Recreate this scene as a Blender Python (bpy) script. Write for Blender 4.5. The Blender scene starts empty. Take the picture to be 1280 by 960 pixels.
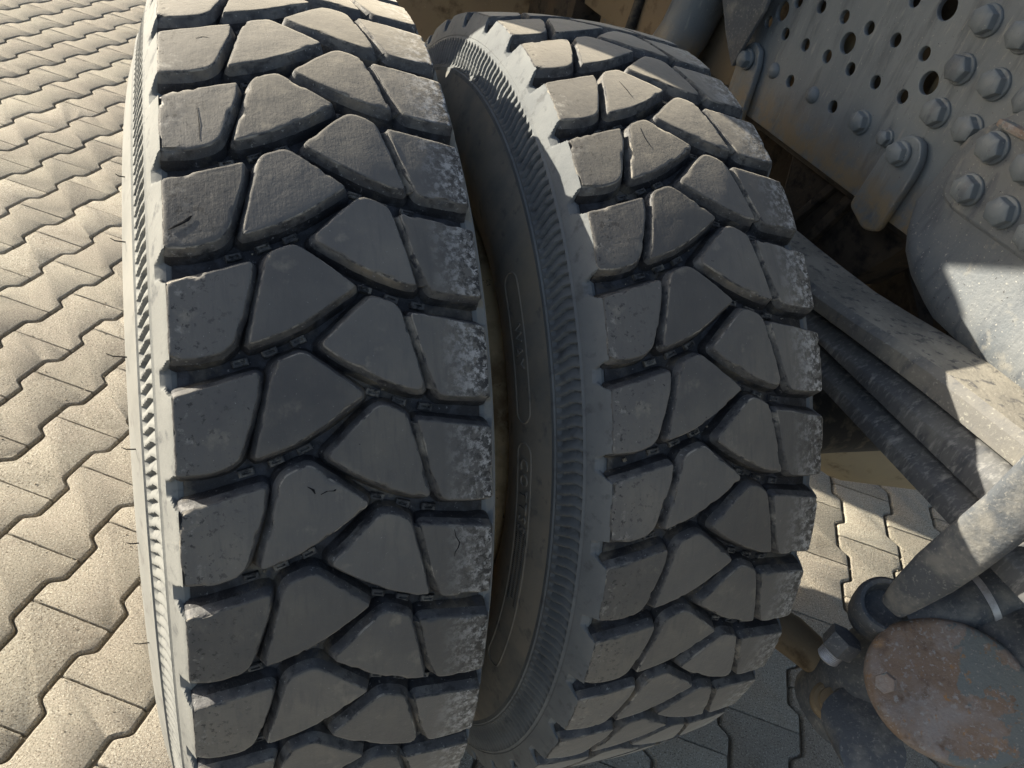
import bpy, bmesh, math, random
import numpy as np
from mathutils import Matrix, Vector, Euler, noise
random.seed(7)
S = bpy.context.scene
COL = S.collection
R = math.radians
PI = math.pi

# ---------------------------------------------------------------- camera
CAM_F, CAM_PITCH, CAM_ROLL, CAM_H = 949.4, 0.658118658, 0.267307923, 1.30386
cam_data = bpy.data.cameras.new('camera')
cam = bpy.data.objects.new('camera', cam_data)
COL.objects.link(cam)
fw = Vector((0, math.cos(CAM_PITCH), -math.sin(CAM_PITCH)))
u0 = Vector((0, math.sin(CAM_PITCH), math.cos(CAM_PITCH)))
r0 = Vector((1, 0, 0))
rr = r0 * math.cos(CAM_ROLL) + u0 * math.sin(CAM_ROLL)
uu = -r0 * math.sin(CAM_ROLL) + u0 * math.cos(CAM_ROLL)
M = Matrix((rr, uu, -fw)).transposed().to_4x4()
M.translation = (0, 0, CAM_H)
cam.matrix_world = M
cam_data.sensor_fit = 'HORIZONTAL'
cam_data.sensor_width = 36.0
cam_data.lens = 36.0 * CAM_F / 1280.0
cam_data.clip_start = 0.02
cam_data.clip_end = 400
S.camera = cam

# ---------------------------------------------------------------- truck frame of reference, sun and sky
YAW = R(28.3)                                  # truck: local X = inboard, local Y = along the truck, away
ORG = Vector((-0.41562, 0.73234, 0))           # ground under the outer tread edge of the outer tyre
SUN_T = Vector((-1.12, 1.0, 0.58)).normalized()   # towards the sun, in truck axes
SUN = Matrix.Rotation(YAW, 3, 'Z') @ SUN_T
world = bpy.data.worlds.new('World')
S.world = world
world.use_nodes = True
nt = world.node_tree
sky = nt.nodes.new('ShaderNodeTexSky')
sky.sky_type = 'NISHITA'
sky.sun_disc = False
sky.sun_elevation = math.asin(SUN.z)
sky.sun_rotation = math.atan2(SUN.x, SUN.y)
sky.altitude = 200
sky.air_density = 1.0
sky.dust_density = 2.6
bg = nt.nodes['Background']
bg.inputs['Strength'].default_value = 0.078
hs = nt.nodes.new('ShaderNodeHueSaturation'); hs.inputs['Saturation'].default_value = .85
nt.links.new(sky.outputs['Color'], hs.inputs['Color']); nt.links.new(hs.outputs['Color'], bg.inputs['Color'])
sun_d = bpy.data.lights.new('sun', 'SUN')
sun_d.energy = 5.0
sun_d.angle = R(0.53)
sun_d.color = (1.0, 0.92, 0.77)
sun = bpy.data.objects.new('sun', sun_d)
COL.objects.link(sun)
sun.rotation_euler = SUN.to_track_quat('Z', 'Y').to_euler()
S.view_settings.view_transform = 'Standard'
S.view_settings.look = 'None'
S.view_settings.exposure = 1.42
S.view_settings.gamma = 1.0

# ---------------------------------------------------------------- material helper
def mat(name, base, layers=(), rough=0.85, bumps=((60, .4, .002),), metallic=0.0, coord=None, spec=0.3, xmask=(), sheen=0.0, vary=0.0):
    """base colour, then layers (colour, noise scale, lo, hi[, stretch]) mixed in by thresholded noise;
    bumps (scale, strength, distance); xmask: (colour, x_at_zero, x_at_one, noise scale, lo, hi)"""
    m = bpy.data.materials.new(name)
    m.use_nodes = True
    N, L = m.node_tree.nodes, m.node_tree.links
    b = N['Principled BSDF']
    b.inputs['Roughness'].default_value = rough
    b.inputs['Metallic'].default_value = metallic
    b.inputs['Specular IOR Level'].default_value = spec
    if sheen:
        b.inputs['Sheen Weight'].default_value = sheen; b.inputs['Sheen Roughness'].default_value = .45
        b.inputs['Sheen Tint'].default_value = (.95, .86, .70, 1)
    if coord is None:
        src = N.new('ShaderNodeNewGeometry').outputs['Position']
    else:
        t = N.new('ShaderNodeTexCoord'); t.object = coord
        src = t.outputs['Object']
    def noise(scale, detail=5, stretch=None, rgh=.62):
        v = src
        if stretch:
            mp = N.new('ShaderNodeMapping'); mp.inputs['Scale'].default_value = stretch
            L.new(v, mp.inputs['Vector']); v = mp.outputs['Vector']
        n = N.new('ShaderNodeTexNoise'); n.inputs['Scale'].default_value = scale
        n.inputs['Detail'].default_value = detail; n.inputs['Roughness'].default_value = rgh
        L.new(v, n.inputs['Vector'])
        return n.outputs['Fac']
    def ramp(f, lo, hi):
        r = N.new('ShaderNodeMapRange'); r.inputs['From Min'].default_value = lo; r.inputs['From Max'].default_value = hi
        L.new(f, r.inputs['Value']); return r.outputs['Result']
    def mix(c1, c2, f):
        x = N.new('ShaderNodeMix'); x.data_type = 'RGBA'
        L.new(f, x.inputs[0])
        if isinstance(c1, tuple): x.inputs[6].default_value = (*c1, 1)
        else: L.new(c1, x.inputs[6])
        x.inputs[7].default_value = (*c2, 1)
        return x.outputs[2]
    c = base
    for l in layers:
        c = mix(c, l[0], ramp(noise(l[1], 6, l[4] if len(l) > 4 else None), l[2], l[3]))
    for axis, col, x0, x1, sc, lo, hi in xmask:
        sx = N.new('ShaderNodeSeparateXYZ'); L.new(src, sx.inputs[0])
        g = ramp(sx.outputs[axis], x0, x1)
        k = N.new('ShaderNodeMath'); k.operation = 'MULTIPLY'
        L.new(g, k.inputs[0]); L.new(ramp(noise(sc, 8, None, .7), lo, hi), k.inputs[1])
        c = mix(c, col, k.outputs[0])
    if vary:
        oi = N.new('ShaderNodeObjectInfo'); h = N.new('ShaderNodeHueSaturation')
        mr = N.new('ShaderNodeMapRange'); mr.inputs['To Min'].default_value = 1 - vary; mr.inputs['To Max'].default_value = 1 + vary * .45
        L.new(oi.outputs['Random'], mr.inputs['Value']); L.new(mr.outputs['Result'], h.inputs['Value'])
        if isinstance(c, tuple): h.inputs['Color'].default_value = (*c, 1)
        else: L.new(c, h.inputs['Color'])
        c = h.outputs['Color']
    if isinstance(c, tuple): b.inputs['Base Color'].default_value = (*c, 1)
    else: L.new(c, b.inputs['Base Color'])
    last = None
    for sc, st, dist, *stre in bumps:
        bp = N.new('ShaderNodeBump'); bp.inputs['Strength'].default_value = st; bp.inputs['Distance'].default_value = dist
        L.new(noise(sc, 6, stre[0] if stre else None), bp.inputs['Height'])
        if last: L.new(last, bp.inputs['Normal'])
        last = bp.outputs['Normal']
    if last: L.new(last, b.inputs['Normal'])
    return m

# ---------------------------------------------------------------- object helpers
def link(name, me, parent=None, mats=(), kind=None, label=None):
    o = bpy.data.objects.new(name, me)
    COL.objects.link(o)
    if parent: o.parent = parent
    if me is not None and len(me.materials) == 0:
        for m in mats: me.materials.append(m)
    if kind: o['kind'] = kind
    if label: o['label'] = label
    return o

def smooth(me, angle=35):
    me.polygons.foreach_set('use_smooth', [True] * len(me.polygons))
    if angle < 180: me.set_sharp_from_angle(angle=R(angle))
    me.update()

def from_bm(name, bm, angle=35):
    bmesh.ops.recalc_face_normals(bm, faces=bm.faces)
    me = bpy.data.meshes.new(name)
    bm.to_mesh(me); bm.free()
    smooth(me, angle)
    return me

def from_grid(name, P, closed_u=False, closed_v=False, angle=40):
    """P: array (nu, nv, 3)"""
    nu, nv = P.shape[:2]
    idx = np.arange(nu * nv).reshape(nu, nv)
    a = idx if closed_u else idx[:-1]
    a2 = np.roll(idx, -1, 0) if closed_u else idx[1:]
    def cut(z): return z if closed_v else z[:, :-1]
    q0 = cut(a); q1 = cut(a2)
    q2 = np.roll(a2, -1, 1) if closed_v else a2[:, 1:]
    q3 = np.roll(a, -1, 1) if closed_v else a[:, 1:]
    F = np.stack([q0, q1, q2, q3], -1).reshape(-1, 4)
    me = bpy.data.meshes.new(name)
    me.from_pydata(P.reshape(-1, 3).tolist(), [], F.tolist())
    smooth(me, angle)
    return me

def box_bm(bm, lo, hi, bevel=0.0, mtx=None):
    r = bmesh.ops.create_cube(bm, size=1.0)
    vs = r['verts']
    c = [(a + b) / 2 for a, b in zip(lo, hi)]; s = [b - a for a, b in zip(lo, hi)]
    for v in vs: v.co = Vector((v.co.x * s[0] + c[0], v.co.y * s[1] + c[1], v.co.z * s[2] + c[2]))
    if bevel:
        es = list({e for v in vs for e in v.link_edges})
        g = bmesh.ops.bevel(bm, geom=es, offset=bevel, segments=2, affect='EDGES', profile=.6)
        vs = list({v for f in g['faces'] for v in f.verts} | {v for v in vs if v.is_valid})
    if mtx:
        for v in vs: v.co = mtx @ v.co
    return vs

def loft(name, stations, nseg=20, angle=40, cap=True):
    """stations: (centre, axis_u, axis_v, exponent): superellipse rings joined into one skin"""
    rings = []
    for c, a, b, e in stations:
        c, a, b = Vector(c), Vector(a), Vector(b)
        ring = []
        for k in range(nseg):
            t = 2 * PI * k / nseg
            x, y = math.cos(t), math.sin(t)
            x = math.copysign(abs(x) ** e, x); y = math.copysign(abs(y) ** e, y)
            ring.append(c + a * x + b * y)
        rings.append(ring)
    bm = bmesh.new()
    V = [[bm.verts.new(p) for p in r] for r in rings]
    for i in range(len(V) - 1):
        for k in range(nseg):
            bm.faces.new((V[i][k], V[i][(k + 1) % nseg], V[i + 1][(k + 1) % nseg], V[i + 1][k]))
    if cap:
        bm.faces.new(V[0]); bm.faces.new(V[-1])
    return from_bm(name, bm, angle)

def tube(name, pts, rad, nseg=14, angle=50):
    pts = [Vector(p) for p in pts]
    st = []
    up = Vector((.3, .2, 1)).normalized()
    for i, p in enumerate(pts):
        t = (pts[min(i + 1, len(pts) - 1)] - pts[max(i - 1, 0)]).normalized()
        a = t.cross(up).normalized(); b = t.cross(a).normalized()
        rd = rad[i] if isinstance(rad, (list, tuple)) else rad
        st.append((p, a * rd, b * rd, 1))
    return loft(name, st, nseg, angle)

def lathe(name, prof, axis_m=None, nseg=32, angle=35):
    """prof: (radius, height) along local Z"""
    P = np.array([[(r * math.cos(2 * PI * k / nseg), r * math.sin(2 * PI * k / nseg), h) for r, h in prof] for k in range(nseg)])
    me = from_grid(name, P, closed_u=True, angle=angle)
    if axis_m: me.transform(axis_m)
    return me

def plate(name, outline, holes=(), thick=.008, bevel=.0012, corner=0, segs=24):
    """flat plate in the (Y, Z) plane facing -X, outline in (y, z) metres, outer face at x=0"""
    cu = bpy.data.curves.new(name, 'CURVE')
    cu.dimensions = '2D'; cu.fill_mode = 'BOTH'
    cu.extrude = thick / 2 - bevel; cu.bevel_depth = bevel; cu.bevel_resolution = 1; cu.offset = -bevel
    def poly(pts):
        sp = cu.splines.new('POLY'); sp.points.add(len(pts) - 1)
        for p, q in zip(sp.points, pts): p.co = (-q[0], q[1], 0, 1)
        sp.use_cyclic_u = True
    poly(round_poly(outline, corner) if corner else outline)
    for y, z, r in holes:
        poly([(y + r * math.cos(2 * PI * k / segs), z + r * math.sin(2 * PI * k / segs)) for k in range(segs)])
    tmp = bpy.data.objects.new('tmp', cu)
    COL.objects.link(tmp)
    dg = bpy.context.evaluated_depsgraph_get()
    me = bpy.data.meshes.new_from_object(tmp.evaluated_get(dg))
    bpy.data.objects.remove(tmp)
    me.transform(Matrix(((0, 0, -1, thick / 2), (-1, 0, 0, 0), (0, 1, 0, 0), (0, 0, 0, 1))))
    me.name = name
    smooth(me, 30)
    return me

def round_poly(pts, rad, n=4):
    out = []
    P = [Vector((p[0], p[1])) for p in pts]
    rads = rad if isinstance(rad, (list, tuple)) else [rad] * len(P)
    for i, p in enumerate(P):
        a = P[i - 1] - p; b = P[(i + 1) % len(P)] - p
        la, lb = a.length, b.length
        d = min(rads[i], la * .45, lb * .45)
        if d < 1e-5: out.append((p.x, p.y)); continue
        A = p + a / la * d; B = p + b / lb * d
        for k in range(n + 1):
            t = k / n
            q = A * (1 - t) ** 2 + p * 2 * t * (1 - t) + B * t * t
            out.append((q.x, q.y))
    return out

# ================================================================ PAVING
m_sand = mat('joint_sand', (.24, .205, .15), [((.30, .26, .20), 30, .45, .6)], .95, ((300, .6, .002),))
m_paver = mat('paver_concrete', (.300, .266, .216),
              [((.33, .302, .242), 3.1, .42, .62), ((.225, .198, .154), 9, .56, .72), ((.46, .43, .36), 300, .555, .60),
               ((.12, .10, .075), 340, .565, .61), ((.34, .31, .25), 28, .60, .75), ((.20, .17, .13), 60, .70, .74)],
              .93, ((520, 1.0, .0032), (190, .8, .0034), (26, .4, .005)), vary=.22)
ground_o = link('ground', None)
bm = bmesh.new(); bmesh.ops.create_grid(bm, x_segments=4, y_segments=4, size=150)
for v in bm.verts: v.co.z = -0.012
me = from_bm('ground', bm)
bpy.data.objects.remove(ground_o)
ground_o = link('ground', me, None, (m_sand,), 'structure')
paving = bpy.data.objects.new('paving', None); COL.objects.link(paving); paving['kind'] = 'structure'
PV = dict(yaw=1.46516, ox=-.588946, oy=.593145, s=.140546)
du = Vector((math.cos(PV['yaw']), math.sin(PV['yaw']))); dv = Vector((math.sin(PV['yaw']), -math.cos(PV['yaw'])))
def zz(u):
    u = (u + .1) % .2 - .1
    a = abs(u)
    if a < .042: return -.012
    if a > .058: return .012
    return -.012 + .024 * (a - .042) / .016
def paver_outline(gap, gend):
    """stone from u=0 to .2, between zigzag line 0 (top) and line 1 (bottom)"""
    s = PV['s']
    top = [(u, zz(u)) for u in (0, .042, .058, .142, .158, .2)]
    bot = [(u, s + zz(u - .1)) for u in (.2, .158, .142, .058, .042, 0)]
    out = []
    for u, v in top: out.append((min(max(u, gend), .2 - gend), v + gap))
    for u, v in bot: out.append((min(max(u, gend), .2 - gend), v - gap))
    return out
def make_paver(seed, rings=5):
    rnd = random.Random(seed)
    base_ = round_poly(paver_outline(.0026, .0004), .006, 2)
    base = []
    for i, p in enumerate(base_):
        a = Vector(p); b = Vector(base_[(i + 1) % len(base_)]); m_ = max(1, int((b - a).length / .012))
        for k in range(m_):
            q = a.lerp(b, k / m_); base.append((q.x, q.y))
    cx, cy = .1, PV['s'] / 2
    def inset(k):
        P = [Vector(p) for p in base]; n = len(P); o = []
        for i in range(n):
            t = (P[(i + 1) % n] - P[i - 1]).normalized()
            nrm = Vector((-t.y, t.x))
            q = P[i] + Vector((nrm.x * (k if abs(P[i].x - .1) < .09 else k * .35), nrm.y * k))
            o.append(q)
        return o
    levels = [(0, -.035), (0, -.0070), (.0012, -.0036), (.0032, -.0009), (.0050, 0)][5 - rings:]
    bm = bmesh.new(); R_ = []
    for k, z in levels:
        ring = inset(k)
        R_.append([bm.verts.new((p.x - cx, p.y - cy, z)) for p in ring])
        if k > 0:
            for v in R_[-1]:
                q = noise.noise_vector(Vector((v.co.x * 70, v.co.y * 70, seed * 9.1)))
                c_ = max(0, noise.noise(Vector((v.co.x * 45, v.co.y * 45, seed * 3.3))) - .28)
                v.co.x += q.x * .0009; v.co.y += q.y * .0009
                if -.004 < z < -.0003: v.co.z += q.z * .0006 - c_ * .005
    n = len(R_[0])
    for i in range(len(R_) - 1):
        for k in range(n):
            bm.faces.new((R_[i][k], R_[i][(k + 1) % n], R_[i + 1][(k + 1) % n], R_[i + 1][k]))
    f = bm.faces.new(R_[-1]); f.normal_update(); bmesh.ops.triangulate(bm, faces=[f], ngon_method='EAR_CLIP')
    return from_bm('paving_stone', bm, 40)
paver_meshes = [make_paver(k) for k in range(6)]
for me in paver_meshes: me.materials.append(m_paver)
far_me = make_paver(99, 4)
cells = []
for i in range(-40, 60):
    for j in range(-40, 60):
        # line i: the stones below it have their joints at u = 0.2 j (i even) or 0.2 j + 0.1 (i odd)
        uc = j * .2 + .1 + (.1 if i % 2 else 0); vc = (i + .5) * PV['s']
        # zigzag of line i is shifted by 100 mm on odd lines
        p = Vector((PV['ox'], PV['oy'])) + du * uc + dv * vc
        d = Vector((p.x, p.y, -CAM_H)); z = d.dot(fw)
        if p.length > 6: continue
        vis = False
        if z > .1:
            px = 640 + CAM_F * d.dot(rr) / z; py = 480 - CAM_F * d.dot(uu) / z
            vis = -90 < px < 1370 and -60 < py < 1050
        cells.append((not vis, d.length, p.x, p.y))
cells.sort()
rot = Matrix(((du.x, dv.x, 0), (du.y, dv.y, 0), (0, 0, 1)))   # (u, v, z) -> world; left-handed basis handled by the flip below
rp = random.Random(3)
mm = [m.copy() for m in paver_meshes]
for m_ in mm + [far_me]:
    m_.transform(rot.to_4x4()); m_.flip_normals()
farV, farF = [], []
fv = [v.co.copy() for v in far_me.vertices]; ff = [list(p.vertices) for p in far_me.polygons]
for n, (hid, dist, x, y) in enumerate(cells):
    dz = rp.uniform(-.0012, .0006); a, b = rp.uniform(-.005, .005), rp.uniform(-.005, .005)
    if n < 298:
        o = link('paving_stone', mm[n % 6], paving)
        o.location = (x, y, dz); o.rotation_euler = (a, b, rp.uniform(-.006, .006) + (PI if rp.random() < .5 else 0))
    else:
        k = len(farV)
        farV += [(v.x + x, v.y + y, v.z + dz) for v in fv]; farF += [[q + k for q in f] for f in ff]
me = bpy.data.meshes.new('outer_paving_stones'); me.from_pydata(farV, [], farF); smooth(me, 40); me.materials.append(m_paver)
link('outer_paving_stones', me, paving, (), 'stuff')

def grit(name, pts, m, parent):
    """pts: (position, radius); tiny irregular stones joined into one mesh"""
    rg = random.Random(len(pts))
    V, F = [], []
    base = [(1, 0, 0), (-1, 0, 0), (0, 1, 0), (0, -1, 0), (0, 0, 1), (0, 0, -1)]
    fc = [(0, 2, 4), (2, 1, 4), (1, 3, 4), (3, 0, 4), (2, 0, 5), (1, 2, 5), (3, 1, 5), (0, 3, 5)]
    for p, r_ in pts:
        k = len(V); a = rg.uniform(0, PI); e = Euler((rg.uniform(0, 3), rg.uniform(0, 3), a))
        for b in base:
            q = Vector(b) * r_ * rg.uniform(.6, 1.2); q.rotate(e); V.append(tuple(Vector(p) + q))
        F += [[i + k for i in f] for f in fc]
    me = bpy.data.meshes.new(name); me.from_pydata(V, [], F); me.materials.append(m)
    return link(name, me, parent, (), 'stuff')
m_grit = mat('pale_grit', (.34, .30, .23), [((.18, .15, .11), 120, .45, .6)], .95, ((600, .5, .001),))
rg = random.Random(21); gp = []
for n, (hid, dist, x, y) in enumerate(cells[:298]):
    if dist > 2.6: continue
    for k in range(46):
        # crumbs gather along the tight end joints and in the zigzag joints
        if rg.random() < .55: uu_, vv_ = (rg.choice((-.1, .1)) + rg.gauss(0, .003), rg.uniform(-.075, .075))
        elif rg.random() < .5: uu_ = rg.uniform(-.1, .1); vv_ = -PV['s'] / 2 + zz(uu_ + .1) + rg.gauss(0, .003)
        else: uu_, vv_ = rg.uniform(-.1, .1), rg.uniform(-.07, .07)
        r_ = abs(rg.gauss(.0007, .0005)) + .0003
        gp.append(((x + du.x * uu_ + dv.x * vv_, y + du.y * uu_ + dv.y * vv_, r_ * .2 - (.002 if abs(abs(uu_) - .1) < .004 else 0)), r_))
grit('sand_crumbs', gp, m_grit, paving)

# ================================================================ TRUCK
truck = bpy.data.objects.new('truck', None); COL.objects.link(truck)
truck.location = ORG; truck.rotation_euler = (0, 0, YAW)
truck['label'] = 'dusty truck with twin tyres, leaf spring and perforated grey chassis rail beside the paving'
truck['category'] = 'truck'

RT, DTH, GD = .545, 2 * PI / 40, .0175
PITCH = RT * DTH
def rt(w): return RT - .55 * (w - .13) ** 2
def cyl(w, s, h):
    """tread coordinates -> tyre space (angle 0 faces -Y)"""
    r = rt(w) + h; th = -s * DTH
    return (w, -r * math.cos(th), r * math.sin(th))
# outlines: (w metres, s pitches), s runs down the tread
BL_A = [(.0005, .165), (.024, .10), (.0605, -.010), (.0590, .18), (.0520, .45), (.0440, .72), (.036, .81), (.019, .853), (-.0005, .850)]
BL_B = [(.0925, -.175), (.0745, -.095), (.0700, -.010), (.0620, .36), (.0540, .750), (.0800, .655), (.1037, .508), (.1230, .350), (.1365, .240), (.1150, .03)]
BL_C = [(.1055, -.226), (.1203, -.384), (.1332, -.534), (.1475, -.670), (.1600, -.625), (.1690, -.555), (.1779, -.161), (.1855, .235), (.1737, .213), (.1575, .143), (.1419, .048), (.1237, -.074)]
BL_D = [(.1775, -.505), (.2100, -.440), (.2410, -.373), (.2415, .000), (.2405, .336), (.2200, .325), (.1970, .290), (.1870, .000)]
RADII = {'A': [.0035, .006, .004, .02, .02, .012, .008, .006, .0035], 'B': [.006, .008, .008, .02, .0035, .02, .02, .01, .0045, .02],
         'C': [.005, .02, .02, .007, .006, .007, .02, .0035, .02, .02, .02, .02], 'D': [.004, .01, .0035, .02, .0035, .02, .005, .02]}
def block_mesh(key, outline, seed=0):
    pts = [(w, -s * PITCH) for w, s in outline]
    area = sum(pts[i - 1][0] * pts[i][1] - pts[i][0] * pts[i - 1][1] for i in range(len(pts)))
    rd = RADII[key]
    if area < 0: pts = pts[::-1]; rd = rd[::-1]
    P = round_poly(pts, rd, 3)
    Q = []
    for i, p in enumerate(P):
        a = Vector(p); b = Vector(P[(i + 1) % len(P)]); n = max(1, int((b - a).length / .0032))
        for k in range(n): Q.append(a.lerp(b, k / n))
    n = len(Q)
    nr = []
    for i in range(n):
        t = (Q[(i + 1) % n] - Q[i - 1]).normalized(); nr.append(Vector((t.y, -t.x)))
    cen = sum(Q, Vector((0, 0))) / n
    sd = ord(key) + seed * 17.3
    amp = [.0006 * noise.noise(Vector((q.x * 90, q.y * 90, sd))) + .0004 * noise.noise(Vector((q.x * 300, q.y * 300, sd))) for q in Q]
    chip = [max(0, noise.noise(Vector((q.x * 75 + 9, q.y * 75, sd))) - .34) + .6 * max(0, noise.noise(Vector((q.x * 210 + 4, q.y * 210, sd))) - .42) for q in Q]
    def ring(off, h, sc=1.0, c_=0.0):
        r_ = []
        for i in range(n):
            q = Q[i] + nr[i] * (off + (amp[i] if sc == 1 and h > -.01 else 0) - chip[i] * .0075 * c_)
            hh = h - chip[i] * .0060 * c_
            if sc != 1:
                q = cen.lerp(q, sc)
                hh += .00035 * noise.noise(Vector((q.x * 40, q.y * 40, sd)))
            r_.append(cyl(min(max(q.x, -.0006), .2420), -q.y / PITCH, hh))
        return r_
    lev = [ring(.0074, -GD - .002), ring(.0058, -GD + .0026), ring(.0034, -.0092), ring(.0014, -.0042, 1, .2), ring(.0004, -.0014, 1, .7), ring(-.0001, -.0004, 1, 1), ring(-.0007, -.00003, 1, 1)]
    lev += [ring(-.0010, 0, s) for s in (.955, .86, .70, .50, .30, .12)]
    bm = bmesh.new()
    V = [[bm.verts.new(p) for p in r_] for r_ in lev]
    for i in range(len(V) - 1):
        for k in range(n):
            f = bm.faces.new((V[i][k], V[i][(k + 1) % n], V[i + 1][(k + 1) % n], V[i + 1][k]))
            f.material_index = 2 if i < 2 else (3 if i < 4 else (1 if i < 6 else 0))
    c = bm.verts.new(cyl(cen.x, -cen.y / PITCH, 0))
    for k in range(n): bm.faces.new((V[-1][k], V[-1][(k + 1) % n], c))
    return from_bm('tread_block', bm, 62)
BLOCKS = {k + str(v): block_mesh(k, o, v) for k, o in (('A', BL_A), ('B', BL_B), ('C', BL_C), ('D', BL_D)) for v in range(4)}
def tie_mesh():
    """raised bridge in the slit between the third and fourth block"""
    L_ = [(.1660, -.540), (.1700, -.400), (.1790, -.100), (.1845, .190)]; R_ = [(.1785, -.470), (.1808, -.370), (.1860, -.080), (.1955, .225)]
    bm = bmesh.new(); rows = []
    for (a, sa), (b, sb) in zip(L_, R_):
        rows.append([bm.verts.new(cyl(a - .003, sa, -GD - .001)), bm.verts.new(cyl(a - .001, sa, -.0105)), bm.verts.new(cyl(a + (b - a) * .30, (sa + sb) / 2, -.0095)), bm.verts.new(cyl(a + (b - a) * .62, sb, -.0042)), bm.verts.new(cyl(b - .0012, sb, -.0012)), bm.verts.new(cyl(b + .003, sb, -GD - .001))])
    for i in range(3):
        for k in range(5): bm.faces.new((rows[i][k], rows[i][k + 1], rows[i + 1][k + 1], rows[i + 1][k]))
    bm.faces.new(rows[0]); bm.faces.new(rows[-1])
    return from_bm('tie_bar', bm, 60)
TIE = tie_mesh()
# wear bars / stone ejectors on the groove floor
def ejector_mesh(w, s, ang):
    bm = bmesh.new()
    def P(a, b, h):
        ca, sa = math.cos(ang), math.sin(ang)
        x = w + a * ca - b * sa; y = -s * PITCH + a * sa + b * ca
        return cyl(x, -y / PITCH, h)
    lv = [((.0062, .0032), -GD - .002), ((.0058, .0029), -GD + .0030), ((.0050, .0022), -GD + .0036), ((.0034, .0010), -GD + .0036), ((.0030, .0007), -GD + .0022)]
    V = [[bm.verts.new(P(a * sx, b * sy, h)) for sx, sy in ((-1, -1), (1, -1), (1, 1), (-1, 1))] for (a, b), h in lv]
    for i in range(len(V) - 1):
        for k in range(4): bm.faces.new((V[i][k], V[i][(k + 1) % 4], V[i + 1][(k + 1) % 4], V[i + 1][k]))
    bm.faces.new(V[-1])
    return from_bm('stone_ejector', bm, 30)
EJ = [ejector_mesh(*a) for a in ((.1452, .222, -.30), (.1661, .320, -.34), (.1880, .388, -.20), (.0911, .705, .42), (.0699, .800, .36), (.0480, .885, .22))]

# sidewall section: (outward, radius)
SIDE = [(.0000, .5357), (.0026, .5300), (.0052, .5235), (.0078, .5170), (.0102, .5115), (.0116, .5082)]
SIDE2 = [(.0124, .5074), (.0134, .5045), (.0240, .4715), (.0252, .4700), (.0262, .4680), (.0268, .4640), (.0290, .4560), (.0325, .4450), (.0360, .4330), (.0385, .4200),
         (.0400, .4060), (.0390, .3920), (.0350, .3760), (.0290, .3580), (.0220, .3410), (.0140, .3240), (.0075, .3130), (.0020, .3060), (-.0020, .3020), (-.005, .2970), (-.012, .2890)]
W = .242
def side_xyz(side, o, r, th):
    x = -o if side < 0 else W + o
    return (x, -r * np.cos(th), r * np.sin(th))

def smoothstep(a, b, x):
    t = np.clip((x - a) / (b - a), 0, 1); return t * t * (3 - 2 * t)

def shoulder_mesh(side):
    """sculpted shoulder: sloping lugs with a groove end running out between each two"""
    npp = 64; nu = 40 * npp
    U = np.arange(nu) / npp                              # in pitches
    prof = []
    SP = np.array([(-.020, .5357 - .55 * .0 - .000)] + SIDE)  # first point lies under the block
    # arclength parameter
    path = [(-.0230, None)] + SIDE
    rows = []
    o_list = np.array([p[0] for p in SIDE]); r_list = np.array([p[1] for p in SIDE])
    t_s = np.linspace(0, 1, 11)
    cum = np.r_[0, np.cumsum(np.hypot(np.diff(o_list), np.diff(r_list)))]; cum /= cum[-1]
    oo = np.interp(t_s, cum, o_list); rr_ = np.interp(t_s, cum, r_list)
    ph = U % 1.0
    # groove centre in s: between block bottom (.85) and next block top (1.165); right side .336 -> .627
    c0, half = ((1.007, .150) if side < 0 else (.482, .140))
    P = np.zeros((nu, 13, 3))
    dist = np.abs((ph - c0 + .5) % 1.0 - .5)
    tilt = (1 if side < 0 else -1)
    for j in range(13):
        if j == 0: o, r_, t = -.0040, .5357 - GD - .001, 0
        elif j == 1: o, r_, t = -.0010, .5357 - .0085, 0
        else: t = t_s[j - 2]; o, r_ = oo[j - 2], rr_[j - 2]
        hw = half * ((1 - .42 * smoothstep(.0, .60, t)) if side < 0 else (1 - .30 * t))
        te = .66 if side < 0 else .80
        oe, re_ = np.interp(te, t_s, oo), np.interp(te, t_s, rr_)
        if t < te:
            k = t / te; ke = k ** 1.5
            of = -.0010 + (oe - .0010) * k; rf = .5357 - GD + .0008 - (.5357 - GD + .0008 - re_) * ke
        else: of, rf = o, r_
        dd = np.abs((ph - (c0 - .02 * t) + .5) % 1.0 - .5)
        g = 1 - smoothstep(hw - .030, hw + .012, dd)
        if j == 0: g = g * 0
        if j == 1: of, rf = -.0016, .5357 - GD
        wob = 0 * U
        o2 = o + (of - o) * g + wob * (j > 2); r2 = r_ + (rf - r_) * g - (.0006 if j == 2 else 0)
        P[:, j] = np.stack(side_xyz(side, o2, r2, -U * DTH), -1)
    if side > 0: P = P[:, ::-1]
    me = from_grid('shoulder', P, closed_u=True, angle=30)
    return me

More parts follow.
